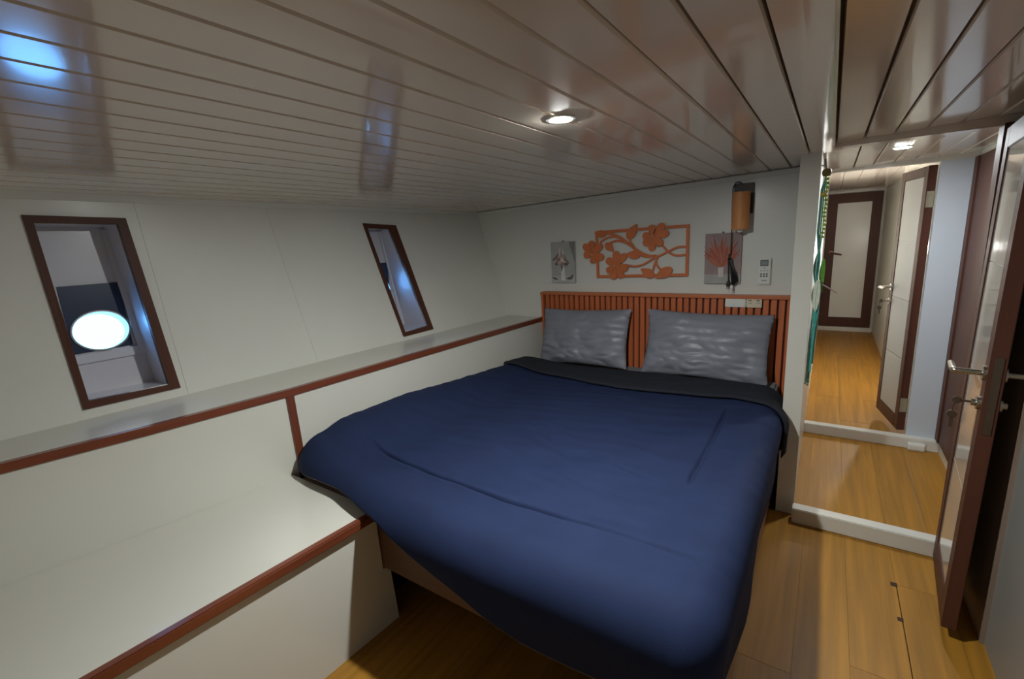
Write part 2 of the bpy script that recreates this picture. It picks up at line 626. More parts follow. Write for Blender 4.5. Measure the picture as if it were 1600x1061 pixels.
w1, yb1 = window('window_1', 'mahogany cased recess window showing a bright oval porthole, nearest the viewer',
                 WIN1_OUT, WIN1_IN, ((0.612, 1.256), 0.098, 0.084), (0.508, 1.172, 0.708, 1.452), 0.155)
MB().hexa([(0.686, yb1 - 0.016, 1.672), (0.712, yb1 - 0.016, 1.672), (0.748, yb1 - 0.016, 1.131), (0.724, yb1 - 0.016, 1.131)],
          [(0.686, yb1, 1.672), (0.712, yb1, 1.672), (0.748, yb1, 1.131), (0.724, yb1, 1.131)]).build('batten', NICHE, w1)
MB().box((0.505, yb1 - 0.014, 1.128), (0.735, yb1, 1.166)).build('batten', NICHE, w1)
w2, yb2 = window('window_2', 'narrow looking mahogany cased recess window closer to the bed head',
                 WIN2_OUT, WIN2_IN, ((2.110, 1.250), 0.090, 0.084), (2.0, 1.16, 2.198, 1.44), 0.165)
MB().hexa([(2.150, yb2 - 0.014, 1.65), (2.166, yb2 - 0.014, 1.65), (2.262, yb2 - 0.014, 1.13), (2.246, yb2 - 0.014, 1.13)],
          [(2.150, yb2, 1.65), (2.166, yb2, 1.65), (2.262, yb2, 1.13), (2.246, yb2, 1.13)]).build('batten', NICHE, w2)

# back wall behind the bed head, with a small joint moulding under the ceiling
struct(MB().box((X_BACK, 0.10, -0.02), (3.25, 2.72, 1.93)).build('wall_back', WHITE2))
b = MB()
b.hexa([(3.178, 0.10, ceil_z(0.1) - 0.030), (3.20, 0.10, ceil_z(0.1) - 0.030), (3.20, 2.5, ceil_z(2.5) - 0.026), (3.178, 2.5, ceil_z(2.5) - 0.026)],
       [(3.170, 0.10, ceil_z(0.1) - 0.006), (3.20, 0.10, ceil_z(0.1) - 0.006), (3.20, 2.5, ceil_z(2.5) - 0.004), (3.170, 2.5, ceil_z(2.5) - 0.004)])
struct(b.build('trim_2', WHITE2))
# rear wall behind the viewer
struct(MB().box((-1.0, -0.8, -0.02), (X_REAR, 2.75, 2.0)).build('wall_rear', WHITE2))
# right wall with a dark board next to the doorway
wr = struct(MB().box((X_REAR, -0.62, -0.02), (2.70, -0.572, 1.99)).build('wall_right', GREYDOOR))
MB().box((2.10, -0.574, 0.0), (2.62, -0.560, 1.90)).build('dark_board', mat('dark_side_board', (134, 116, 104), 0.5, 0.1, 1.0, (30, 30, 2.5)), wr, bevel=0.002)
# partition: white post and the wall running back from it
wp = struct(MB().box((2.69, 0.062, 0.0), (2.80, 0.146, 1.905)).build('wall_partition', WHITE))
MB().box((2.80, 0.066, 0.0), (8.3, 0.12, 1.99)).build('partition_board', WHITE2, wp)
# low threshold and head beam of the cabin doorway
struct(MB().box((2.605, -0.56, 0.0), (2.672, 0.066, 0.082)).build('trim_3', WHITE, bevel=0.004))
struct(MB().box((2.655, -0.80, 1.872), (2.745, 0.062, 1.925)).build('trim_4', CEIL, bevel=0.004))
struct(MB().box((2.61, -0.74, 0.0), (2.69, -0.515, 1.875)).build('trim_5', DARKB, bevel=0.003))
# vestibule: right wall, column, second threshold, second head
struct(MB().box((2.70, -0.78, -0.02), (4.06, -0.702, 1.96)).build('wall_vestibule', WHITE2))
struct(MB().box((3.99, -0.75, 0.0), (4.05, -0.530, 1.92)).build('wall_column', mat('bluish_white_board', (196, 204, 214), 0.4, 0.015)))
struct(MB().box((3.93, -0.702, 0.0), (4.0, 0.066, 0.075)).build('trim_6', WHITE, bevel=0.004))
struct(MB().box((3.985, -0.702, 1.882), (4.05, 0.066, 2.0)).build('trim_7', WHITE, bevel=0.003))
# corridor
struct(MB().box((4.05, -0.66, -0.02), (8.3, -0.585, 2.02)).build('wall_corridor', WHITE2))
struct(MB().box((8.28, -0.66, -0.06), (8.36, 0.12, 2.06)).build('wall_end', WHITE2))
cc = struct(MB().box((4.05, -0.66, 2.0), (8.36, 0.12, 2.06)).build('ceiling_corridor', CEILGAP))
for k in range(5):
    MB().box((4.052, -0.585 + 0.131 * k + 0.002, 1.985), (8.28, -0.585 + 0.131 * (k + 1) - 0.002, 2.0)).build('ceiling_board', CEIL, cc)
# pipes boxed up along the corridor's right wall
struct(MB().box((6.2, -0.587, 0.10), (6.32, -0.560, 1.98)).build('trim_8', WHITE, bevel=0.004))
struct(MB().box((5.55, -0.587, 0.10), (5.62, -0.565, 1.98)).build('trim_9', WHITE, bevel=0.004))
struct(MB().box((8.20, -0.575, 0.0), (8.28, 0.066, 0.06)).build('trim_10', WHITE, bevel=0.004))


# ------------------------------------------------------------------ doors
def lever(parent, x, z, y, s, towards, m=METAL, neck=0.075, length=0.115):
    """lever handle and key cylinder on the door face at local y, side s (+1/-1), lever pointing along 'towards' x"""
    h = MB()
    h.lathe([(0.002, 0), (0.026, 0), (0.026, s * 0.008), (0.010, s * 0.010), (0.010, s * neck)], (x, y, z), 'y', 16)
    h.tube([(x, y + s * (neck - 0.012), z), (x, y + s * neck, z), (x + towards * 0.012, y + s * (neck + 0.004), z), (x + towards * length, y + s * (neck + 0.002), z)],
           [0.0105, 0.0105, 0.0105, 0.009], 10)
    return h.build('lever_handle', m, parent, smooth=True, local=True)


def door_leaf(name, label, hinge, rot, wd, z0, z1, th, stile, free_lock=True, hinges=(), panel_cuts=4, m=DARKB, key=1, pm_=None):
    r = sempty(name, label, (hinge[0], hinge[1], 0), rot)
    t = th / 2
    MB().box((0, -t, z0), (stile, t, z1)).build('stile', m, r, bevel=0.002, local=True)
    MB().box((wd - stile, -t, z0), (wd, t, z1)).build('stile', m, r, bevel=0.002, local=True)
    MB().box((stile, -t, z1 - stile), (wd - stile, t, z1)).build('rail', m, r, bevel=0.002, local=True)
    MB().box((stile, -t, z0), (wd - stile, t, z0 + stile * 1.5)).build('rail', m, r, bevel=0.002, local=True)
    zs = [z0 + stile * 1.5 + (z1 - stile - z0 - stile * 1.5) * k / panel_cuts for k in range(panel_cuts + 1)]
    MB().box((stile, -t + 0.009, z0 + stile), (wd - stile, t - 0.009, z1 - stile)).build('core_sheet', WHITE2, r, local=True)
    for a, c in zip(zs, zs[1:]):
        MB().box((stile, -t + 0.004, a + 0.002), (wd - stile, t - 0.004, c - 0.002)).build('door_panel', pm_ or DOORP, r, local=True)
    if free_lock:
        zl = z0 + 0.97
        xk = wd - 0.045
        for s in (1, -1):
            lever(r, xk, zl, s * t, s, -1)
            MB().lathe([(0.002, 0), (0.023, 0), (0.023, s * 0.010), (0.012, s * 0.012), (0.012, s * 0.022)], (xk, s * t, zl - 0.105), 'y', 16).build('key_cylinder', METAL, r, smooth=True, local=True)
        MB().box((wd - 0.001, -0.011, zl - 0.20), (wd + 0.003, 0.011, zl + 0.065)).build('lock_plate', BRASSY, r, local=True)
        k = MB()
        s = key
        k.box((xk - 0.0015, s * (t + 0.02), zl - 0.109), (xk + 0.0015, s * (t + 0.048), zl - 0.101))
        k.lathe([(0.0005, -0.0015), (0.013, -0.0015), (0.013, 0.0015), (0.0005, 0.0015)], (xk, s * (t + 0.056), zl - 0.105), 'x', 14)
        kk = k.build('key', BRASSY, r, smooth=True, local=True)
        k2 = MB()
        k2.tube([(xk, s * (t + 0.060), zl - 0.112), (xk, s * (t + 0.063), zl - 0.135), (xk, s * (t + 0.063), zl - 0.145)], 0.0022, 6)
        k2.lathe([(0.0005, -0.003), (0.014, -0.003), (0.014, 0.003), (0.0005, 0.003)], (xk, s * (t + 0.063), zl - 0.158), 'x', 14)
        k2.box((xk - 0.003, s * (t + 0.063) - 0.006, zl - 0.205), (xk + 0.003, s * (t + 0.063) + 0.006, zl - 0.166))
        k2.build('key_fob', BRASSY, r, smooth=True, local=True)
    for hz in hinges:
        hb = MB().box((-0.0025, -t + 0.004, hz - 0.05), (0.0005, t - 0.004, hz + 0.05))
        hb.tube([(-0.005, -t - 0.003, hz - 0.05), (-0.005, -t - 0.003, hz + 0.05)], 0.006, 8)
        hb.build('hinge', HINGE, r, local=True)
    return r


HINGE = mat('pale_hinge_steel', (176, 168, 146), 0.45, 0.06, 20, metal=0.7)
DOORP = mat('glossy_white_door_panel', (196, 194, 190), 0.12, 0.02, 3.0, coat=0.6, coat_rough=0.05)
d1 = door_leaf('door_1', 'open cabin door with steel lever and key, edge turned to the viewer', (2.545, -0.505), PI - math.atan2(0.042, 0.49), 0.49, 0.05, 1.845, 0.042, 0.075, hinges=(), key=-1)
d1.rotation_euler = (math.radians(-0.8), 0, d1.rotation_euler[2])
d2 = door_leaf('door_2', 'open door beyond the second threshold, hinged against the pale column', (4.045, -0.505), math.atan2(0.085, 0.46), 0.47, 0.085, 1.868, 0.046, 0.062, hinges=(0.27, 1.66), key=1, pm_=mat('satin_white_door_panel', (176, 178, 176), 0.45, 0.02, 3.0))
# closed door at the end of the corridor: casing and white panel
d3 = sempty('door_3', 'closed white door with dark brown border at the end of the corridor')
zA, zB, yA, yB = 0.06, 1.955, -0.553, 0.064
MB().box((8.24, yA, zA), (8.278, yA + 0.115, zB)).build('stile', DARKB, d3, bevel=0.003)
MB().box((8.24, yB - 0.115, zA), (8.278, yB, zB)).build('stile', DARKB, d3, bevel=0.003)
MB().box((8.24, yA + 0.115, zB - 0.13), (8.278, yB - 0.115, zB)).build('rail', DARKB, d3, bevel=0.003)
MB().box((8.24, yA + 0.115, zA), (8.278, yB - 0.115, zA + 0.14)).build('rail', DARKB, d3, bevel=0.003)
MB().box((8.25, yA + 0.115, zA + 0.14), (8.276, yB - 0.115, zB - 0.13)).build('door_panel', WHITE2, d3)
hh = MB()
hh.lathe([(0.002, 0), (0.03, 0), (0.03, -0.012), (0.012, -0.014), (0.012, -0.06)], (8.24, -0.015, 1.14), 'x', 14)
hh.tube([(8.185, -0.012, 1.14), (8.18, -0.02, 1.14), (8.178, -0.145, 1.11)], 0.012, 8)
hh.build('lever_handle', mat('bronze_lever', (120, 84, 70), 0.4, 0.05, metal=0.6), d3, smooth=True)
# dark side door in the vestibule
d4 = sempty('door_4', 'dark brown closed side door right of the pale column')
MB().box((2.95, -0.702, 0.08), (3.985, -0.688, 1.885)).build('door_panel', DARKB, d4, bevel=0.002)
for a, c in ((2.95, 3.03), (3.90, 3.985)):
    MB().box((a, -0.690, 0.08), (c, -0.680, 1.885)).build('stile', DARKB, d4, bevel=0.002)

# ------------------------------------------------------------------ built-in shelf and bench
sh = thing('side_shelf', 'long white shelf with mahogany edge rail running under the two recess windows', 'shelf', (1.0, 2.0, 0.0))
xs = [-0.94, 0.187, 0.55, 1.077, 1.826, 3.198]
b = MB()
for a, c in zip(xs, xs[1:]):
    b.hexa([(a, rail_y(a) + 0.012, Z_SHELF - 0.02), (c, rail_y(c) + 0.012, Z_SHELF - 0.02), (c, hull_y(c, .92) + 0.006, Z_SHELF - 0.02), (a, hull_y(a, .92) + 0.006, Z_SHELF - 0.02)],
           [(a, rail_y(a) + 0.012, Z_SHELF - 0.003), (c, rail_y(c) + 0.012, Z_SHELF - 0.003), (c, hull_y(c, .92) + 0.006, Z_SHELF - 0.003), (a, hull_y(a, .92) + 0.006, Z_SHELF - 0.003)])
b.build('shelf_top', WHITE, sh)
b = MB()
for a, c in zip(xs, xs[1:]):
    y0, y1 = rail_y(a), rail_y(c)
    b.hexa([(a, y0 - 0.002, Z_SHELF - 0.026), (c, y1 - 0.002, Z_SHELF - 0.026), (c, y1 + 0.024, Z_SHELF - 0.026), (a, y0 + 0.024, Z_SHELF - 0.026)],
           [(a, y0 - 0.002, Z_SHELF + 0.006), (c, y1 - 0.002, Z_SHELF + 0.006), (c, y1 + 0.024, Z_SHELF + 0.006), (a, y0 + 0.024, Z_SHELF + 0.006)])
b.build('edge_rail', TRIM, sh)
for a, c in ((-0.94, 1.072), (1.074, 3.198)):
    pts = [a] + [x for x in xs if a < x < c] + [c]
    b = MB()
    for p, q in zip(pts, pts[1:]):
        b.hexa([(p, rail_y(p) + 0.006, 0.0), (q, rail_y(q) + 0.006, 0.0), (q, rail_y(q) + 0.022, 0.0), (p, rail_y(p) + 0.022, 0.0)],
               [(p, rail_y(p) + 0.006, Z_SHELF - 0.02), (q, rail_y(q) + 0.006, Z_SHELF - 0.02), (q, rail_y(q) + 0.022, Z_SHELF - 0.02), (p, rail_y(p) + 0.022, Z_SHELF - 0.02)])
    b.build('front_board', WHITE, sh)
MB().hexa([(1.058, rail_y(1.058) - 0.004, 0.50), (1.092, rail_y(1.092) - 0.004, 0.50), (1.092, rail_y(1.092) + 0.02, 0.50), (1.058, rail_y(1.058) + 0.02, 0.50)],
          [(1.050, rail_y(1.050) - 0.004, Z_SHELF - 0.026), (1.084, rail_y(1.084) - 0.004, Z_SHELF - 0.026), (1.084, rail_y(1.084) + 0.02, Z_SHELF - 0.026), (1.050, rail_y(1.050) + 0.02, Z_SHELF - 0.026)]).build('upright_strip', TRIMV, sh)

bn = thing('bench_seat', 'white built-in bench with mahogany front rail beside the foot of the bed', 'bench', (0.2, 1.7, 0.0))


def bench_y(x):
    return 1.392 + (1.0 - x) * 0.055


b = MB()
sx = [-0.94, 0.187, 0.55, 1.026]
for a, c in zip(sx, sx[1:]):
    b.hexa([(a, bench_y(a) + 0.02, Z_SEAT - 0.03), (c, bench_y(c) + 0.02, Z_SEAT - 0.03), (c, rail_y(c) + 0.005, Z_SEAT - 0.03), (a, rail_y(a) + 0.005, Z_SEAT - 0.03)],
           [(a, bench_y(a) + 0.02, Z_SEAT - 0.004), (c, bench_y(c) + 0.02, Z_SEAT - 0.004), (c, rail_y(c) + 0.005, Z_SEAT - 0.004), (a, rail_y(a) + 0.005, Z_SEAT - 0.004)])
b.build('seat_top', WHITE, bn)
MB().hexa([(-0.94, bench_y(-0.94) - 0.012, Z_SEAT - 0.034), (1.02, bench_y(1.02) - 0.012, Z_SEAT - 0.034), (1.02, bench_y(1.02) + 0.02, Z_SEAT - 0.034), (-0.94, bench_y(-0.94) + 0.02, Z_SEAT - 0.034)],
          [(-0.94, bench_y(-0.94) - 0.012, Z_SEAT + 0.002), (1.02, bench_y(1.02) - 0.012, Z_SEAT + 0.002), (1.02, bench_y(1.02) + 0.02, Z_SEAT + 0.002), (-0.94, bench_y(-0.94) + 0.02, Z_SEAT + 0.002)]).build('front_rail', TRIM, bn, bevel=0.005)
def fb(x, z, t=0.0):
    ya = bench_y(-0.94) + 0.006
    return (x, ya + (1.406 - ya) * (x + 0.94) / 1.962 + t, z)


b = MB()
for z0_, z1_, xa_, xb_ in ((0.0, 0.262, 1.075, 1.060), (0.262, Z_SEAT - 0.03, 1.027, 1.022)):
    b.hexa([fb(-0.94, z0_), fb(xa_, z0_), fb(xa_, z0_, 0.018), fb(-0.94, z0_, 0.018)], [fb(-0.94, z1_), fb(xb_, z1_), fb(xb_, z1_, 0.018), fb(-0.94, z1_, 0.018)])
b.build('front_board', WHITE, bn)

# ------------------------------------------------------------------ bed
bed = thing('bed', 'double bed base with brown boards and grey sheeted mattress under the navy duvet', 'bed', (2.1, 1.0, 0.0))
MB().box((1.030, 0.178, 0.27), (1.050, 1.90, 0.535)).build('foot_board', BOARD, bed, bevel=0.002)
MB().box((1.050, 0.178, 0.02), (3.12, 0.196, 0.50)).build('side_board', SKIN, bed, bevel=0.002)
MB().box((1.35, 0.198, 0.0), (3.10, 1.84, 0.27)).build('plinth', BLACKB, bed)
MB().box((1.052, 0.198, 0.27), (3.12, 1.85, 0.36)).build('platform', BOARD, bed)
MB().box((1.105, 0.235, 0.36), (3.115, 1.845, 0.572)).build('mattress', SHEET, bed, smooth=True, bevel=0.03)

MB().box((2.93, 0.20, 0.574), (3.12, 1.86, 0.612)).build('sheet_roll', SHEET, bed, smooth=True, bevel=0.012)

# duvet
RF, RS = 0.14, 0.10     # bend radius over the foot and over the side


def left_limit(x):
    return rail_y(max(x, 0.9)) - 0.022


def foot_edge(y):
    return RF + interp([(0.0, 0.93), (1.15, 0.926), (1.35, 0.922), (1.50, 0.942), (1.60, 0.964), (1.75, 0.988), (1.88, 1.012), (1.97, 1.046)], y)


def right_edge(x):
    return 0.232 + 0.028 * smooth01(2.60, 2.70, x)


HEMF = [(0.0, 0.30), (0.45, 0.36), (0.68, 0.37), (0.82, 0.405), (1.0, 0.455), (1.15, 0.51), (1.33, 0.565), (1.5, 0.582), (1.75, 0.585), (1.88, 0.57), (2.0, 0.556)]
HEMR = [(0.9, 0.30), (1.3, 0.36), (2.0, 0.42), (2.55, 0.45), (3.0, 0.48)]


def side_rise(X, Y):
    e = max(0.0, 1 - (left_limit(X) - Y) / 0.40)
    k = interp([(0.9, 0.055), (1.10, 0.055), (1.28, 0.105), (1.6, 0.105), (2.1, 0.082), (2.7, 0.04), (3.0, 0.02)], X)
    return k * smooth01(0, 0.85, e) - 0.012 * smooth01(0.93, 1.0, e)


def duvet_point(X, Y, lift=0.0, seam=True):
    """flat cloth coordinates -> draped position"""
    x1, y0 = foot_edge(min(max(Y, 0.2), 1.97)), right_edge(X)
    cx, cy = max(X, x1), max(Y, y0)
    dx, dy = X - cx, Y - cy
    d = math.hypot(dx, dy)
    z0 = 0.632
    # soft loft and the rise against the shelf front
    z0 += 0.012 * noise.noise(Vector((X * 2.2, Y * 2.2, 0.3)))
    z0 += side_rise(cx, Y)
    # fine creases
    z0 += 0.005 * noise.noise(Vector((X * 16 + Y * 3, Y * 5, 2.0))) * smooth01(0.9, 1.3, X)
    z0 += 0.011 * max(0, noise.noise(Vector((X * 17 - Y * 6, Y * 5.5 + X, 5.0)))) * math.exp(-((X - 1.55) ** 2 + (Y - 0.95) ** 2) / 0.16)
    if seam:
        sx_ = 1.205 + 0.06 * smooth01(1.2, 1.8, Y) + 0.006 * noise.noise(Vector((Y * 5, 1, 0)))
        q = (X - sx_) / 0.0065
        fd = smooth01(0.12, 0.35, Y) * (1 - smooth01(1.45, 1.85, Y))
        z0 -= (0.010 + 0.018 * smooth01(0.5, 0.9, Y)) * math.exp(-q * q) * fd
        z0 += (0.003 * math.exp(-((X - sx_ - 0.03) / 0.02) ** 2) + 0.007 * math.exp(-((X - sx_ + 0.022) / 0.014) ** 2)) * fd
        sy_ = 0.372 + 0.012 * (X - 2.0)
        q = (Y - sy_) / 0.008
        z0 -= 0.018 * math.exp(-q * q) * smooth01(1.60, 1.68, X) * (1 - smooth01(2.40, 2.5, X))
        q = (X - 1.60 - 0.3 * (Y - 0.55)) / 0.008
        z0 -= 0.014 * math.exp(-q * q) * math.exp(-((Y - 0.56) / 0.06) ** 2)
    if d < 1e-6:
        return (X, Y, z0 + lift)
    ux, uy = dx / d, dy / d
    R_ = RF * ux * ux + RS * uy * uy + lift
    arc = R_ * PI / 2
    if d < arc:
        a = d / R_
        g, h = R_ * math.sin(a), R_ * (1 - math.cos(a))
    else:
        g, h = R_, R_ + (d - arc)
        fold = 0.012 * math.sin((X * 9 if abs(uy) > abs(ux) else Y * 8) + 1.3) + 0.01 * noise.noise(Vector((X * 5, Y * 5, 4)))
        kx = min(1, (d - arc) / 0.12)
        g += kx * (fold - 0.006) * (0.6 if abs(uy) > abs(ux) else 1.0)
    return (cx + ux * g, cy + uy * g, z0 + lift - h)


def grid_mesh(P, nx, ny):
    b = MB()
    vs = [P(i / nx, j / ny) for i in range(nx + 1) for j in range(ny + 1)]
    fs = [(i * (ny + 1) + j, i * (ny + 1) + j + 1, (i + 1) * (ny + 1) + j + 1, (i + 1) * (ny + 1) + j) for i in range(nx) for j in range(ny)]
    return b.add(vs, fs)


def hang(z, R_, top=0.632):
    return R_ * PI / 2 + (top - R_ - z) if z < top - R_ else R_ * math.acos(max(-1, min(1, 1 - (top - z) / R_)))


def P_duvet(s, t):
    # t: right (0) to left (1); s: head (0) to foot (1)
    Xg = 2.90 - s * (2.90 - 1.0)
    Ymin = right_edge(Xg) - hang(interp(HEMR, Xg), RS)
    if Xg > 2.66:
        Ymin = right_edge(Xg) - RS * 1.35
    Y = Ymin + (left_limit(Xg) - Ymin) * t
    xe = foot_edge(min(max(Y, 0.2), 1.97))
    Xend = xe - hang(interp(HEMF, Y) + 0.012 * noise.noise(Vector((Y * 4, 0, 9))) * (Y < 1.3), RF, 0.632 + side_rise(xe, Y))
    X = 2.90 + (Xend - 2.90) * s
    return duvet_point(X, Y)


def cloth(name, b, m, parent, th):
    o = b.build(name, m, parent, smooth=True)
    md = o.modifiers.new('thickness', 'SOLIDIFY')
    md.thickness = th
    md.offset = -1
    for p in o.data.polygons:
        p.use_smooth = True
    if o.data.attributes.get('sharp_edge'):
        o.data.attributes.remove(o.data.attributes['sharp_edge'])
    return o


db = grid_mesh(P_duvet, 420, 300)
duv = cloth('duvet', db, NAVY, None, 0.010)
# make the surface normals face up so that the thickness goes inward
tag(duv, 'navy blue duvet spread over the bed with its head end folded back', 'duvet')
pp = MB().tube([tuple(Vector(P_duvet(1.0, t / 120)) + Vector((0.004, 0, -0.001))) for t in range(8, 116)], 0.0032, 6).build('hem_piping', mat('pale_piping', (150, 138, 120), 0.7), duv, smooth=True)
pp['label'] = 'pale piping along the foot hem'
FRONT = [(0.10, 2.545), (0.37, 2.60), (0.62, 2.592), (1.02, 2.555), (1.45, 2.60), (1.90, 2.588)]


def P_fold(s, t):
    # s: back edge (0) to front lip (1); t: right to left
    Y = 0.205 - 0.30 + (1.87 - 0.205 + 0.30) * t
    xf = interp(FRONT, max(0.1, min(1.9, Y)))
    xf += 0.008 * noise.noise(Vector((Y * 4, 3, 3)))
    if Y < 0.2:
        xf += 0.02 * (0.2 - Y) / 0.3
    xb = 2.885 + 0.03 * math.sin(Y * 2.4) * (1 if Y > 0.2 else 0.3) - 0.18 * smooth01(0.16, -0.05, Y)
    if s < 0.9:
        X = xb + (xf - xb) * (s / 0.9)
        lift = 0.020 * smooth01(0, 0.12, s) + 0.006
        u = X
    else:
        q = (s - 0.9) / 0.1
        a = q * PI * 0.75
        u = xf - 0.011 * math.sin(a)
        lift = 0.026 - 0.011 * (1 - math.cos(a))
    Xq = u
    p = duvet_point(Xq, Y, max(0.004, lift), seam=False)
    return p


hem = cloth('folded_end', grid_mesh(P_fold, 60, 150), NAVYD, duv, 0.008)
hem['label'] = 'darker reverse side folded back'


# pillows
def pillow(name, label, loc, wd, ht, th, lean, rz, roll, seed):
    b = MB()
    n = 64

    def P(u, v, s):
        U, V = 2 * u - 1, 2 * v - 1
        pin = 1 - 0.05 * (1 - abs(V) ** 2) * abs(U) ** 3
        pin2 = 1 - 0.06 * (1 - abs(U) ** 2) * abs(V) ** 3
        y, z = U * wd / 2 * pin, V * ht / 2 * pin2
        k = (max(0, 1 - abs(U) ** 2.6) ** 0.55) * (max(0, 1 - abs(V) ** 2.4) ** 0.55)
        x = s * th / 2 * k
        wr = noise.noise(Vector((y * 7 + seed, z * 9, s))) * 0.018 - abs(noise.noise(Vector((y * 9 + z * 8, z * 17 - y * 5 + seed, s)))) * 0.026 * (0.35 + 0.65 * smooth01(0.3, -0.8, V))
        cr = math.sin((y * 22 + z * 34) + seed) * 0.007 * smooth01(0.25, 0.9, abs(U)) * smooth01(0.1, -0.9, V)
        x += (wr + cr) * (0.25 + 0.75 * min(1, k * 1.4))
        return (x, y, z)
    for s in (-1, 1):
        vs = [P(i / n, j / n, s) for i in range(n + 1) for j in range(n + 1)]
        fs = [(i * (n + 1) + j, i * (n + 1) + j + 1, (i + 1) * (n + 1) + j + 1, (i + 1) * (n + 1) + j) for i in range(n) for j in range(n)]
        b.add(vs, fs)
    me_o = b.build(name, SATIN, None, smooth=True)
    bm = bmesh.new()
    bm.from_mesh(me_o.data)
    bmesh.ops.remove_doubles(bm, verts=bm.verts, dist=0.0008)
    bmesh.ops.recalc_face_normals(bm, faces=bm.faces)
    bm.to_mesh(me_o.data)
    bm.free()
    for p in me_o.data.polygons:
        p.use_smooth = True
    if me_o.data.attributes.get('sharp_edge'):
        me_o.data.attributes.remove(me_o.data.attributes['sharp_edge'])
    me_o.location = loc
    me_o.rotation_euler = (roll, lean, rz)
    tag(me_o, label, 'pillow', 'grey pillows at the bed head')
    return me_o


pillow('pillow', 'grey striped pillow at the shelf side, below the small flower print', (3.010, 1.45, 0.828), 0.70, 0.42, 0.13, math.radians(17), math.radians(-1), math.radians(-1.5), 1.0)
pillow('pillow', 'wider grey striped pillow next to the white post, below the outlets', (3.010, 0.615, 0.832), 0.75, 0.43, 0.13, math.radians(17), math.radians(1), math.radians(1.0), 4.2)

# headboard
hb = thing('headboard', 'low slatted orange wood headboard behind the pillows', 'headboard', (3.16, 1.0, 0.5))
MB().box((3.172, 0.150, 0.50), (3.198, 1.860, 1.115)).build('backing', SLATBACK, hb)
MB().box((3.130, 0.148, 1.115), (3.199, 1.872, 1.136)).build('cap', CAP, hb, bevel=0.003)
MB().box((3.134, 1.846, 0.50), (3.198, 1.864, 1.115)).build('end_board', SLAT, hb, bevel=0.002)
pitch = (1.842 - 0.152) / 40
proto = MB().box((0, 0, 0), (0.026, pitch - 0.012, 0.612)).build('slat', SLAT, hb, bevel=0.003)
proto.location = (3.147, 0.154, 0.502)
for k in range(1, 40):
    o = proto.copy()
    col.objects.link(o)
    o.parent = hb
    o.matrix_parent_inverse = proto.matrix_parent_inverse.copy()
    o.location = (3.147, 0.154 + pitch * k, 0.502)

# switch and socket on the headboard
sw = thing('light_switch', 'white double switch plate on the slatted headboard, left of the socket', 'switch', (3.14, 0.462, 1.09))
MB().box((3.134, 0.405, 1.062), (3.1469, 0.522, 1.114)).build('plate', PLASTIC, sw, bevel=0.003)
for a in (0.412, 0.468):
    MB().box((3.130, a, 1.069), (3.1345, a + 0.048, 1.107)).build('rocker', PLASTIC, sw, bevel=0.0015)
so = thing('wall_socket', 'cream double socket plate on the slatted headboard beside the switch', 'socket', (3.14, 0.36, 1.09))
MB().box((3.133, 0.317, 1.062), (3.1469, 0.402, 1.114)).build('plate', CREAM, so, bevel=0.003)
for yc in (0.338, 0.381):
    MB().lathe([(0.001, 0), (0.0155, 0), (0.0155, 0.004), (0.001, 0.004)], (3.1305, yc, 1.088), 'x', 20).build('outlet_ring', CREAM, so)
    for dy in (-0.006, 0.006):
        MB().lathe([(0.0005, 0), (0.0025, 0), (0.0025, 0.002), (0.0005, 0.002)], (3.1292, yc + dy, 1.090), 'x', 8).build('pin_hole', BLACK, so)
    MB().box((3.1292, yc - 0.008, 1.1045), (3.131, yc + 0.008, 1.1085)).build('pin_slot', BLACK, so)

# ------------------------------------------------------------------ wall decoration
art = thing('wall_carving', 'orange openwork wood carving of blossoms and branches above the headboard', 'wall art', (3.19, 1.09, 1.25))
XA, XB = 3.178, 3.190
FR = [(1.4085, 1.5686), (0.7711, 1.5760), (0.7718, 1.2602), (1.4012, 1.2514)]
for i in range(4):
    p, q = Vector(FR[i]), Vector(FR[(i + 1) % 4])
    d = (q - p).normalized()
    p2, q2 = p - d * 0.009, q + d * 0.009
    MB().ribbon([tuple(p2), tuple(q2)], 0.019, XA + 0.002 + 0.0005 * (i % 2), XB - 0.0005 * (i % 2)).build('frame_bar', ART, art)


def curve_pts(pts, n=5):
    out = []
    P = [Vector(p) for p in pts]
    for i in range(len(P) - 1):
        p0, p1, p2, p3 = P[max(0, i - 1)], P[i], P[i + 1], P[min(len(P) - 1, i + 2)]
        for k in range(n):
            t = k / n
            out.append(tuple(0.5 * ((2 * p1) + (p2 - p0) * t + (2 * p0 - 5 * p1 + 4 * p2 - p3) * t * t + (3 * p1 - p0 - 3 * p2 + p3) * t ** 3)))
    out.append(tuple(P[-1]))
    return out


BR = [[(1.3813, 1.4972), (1.325, 1.5276), (1.2624, 1.5317), (1.2089, 1.504), (1.1337, 1.4509), (1.06, 1.4058), (0.9879, 1.3827)],
      [(1.3175, 1.4871), (1.2549, 1.5025), (1.1937, 1.489), (1.1411, 1.4547), (1.0672, 1.3919), (0.988, 1.3862)],
      [(1.3604, 1.5625), (1.2624, 1.5425), (1.1861, 1.4958), (1.104, 1.4285), (1.0309, 1.3944), (0.9739, 1.3927)],
      [(1.1941, 1.3336), (1.126, 1.3216), (1.0595, 1.3348), (0.9878, 1.3757), (0.9388, 1.3952), (0.8841, 1.421), (0.8305, 1.4428), (0.7776, 1.4441)],
      [(0.9357, 1.4599), (0.8907, 1.4109), (0.8428, 1.389), (0.7829, 1.392)],
      [(0.9702, 1.3822), (0.9733, 1.3403), (0.9588, 1.312), (0.9374, 1.2906)],
      [(0.9665, 1.3781), (0.9873, 1.3265), (0.9941, 1.2912)],
      [(1.165, 1.52), (1.15, 1.485), (1.12, 1.44)]]
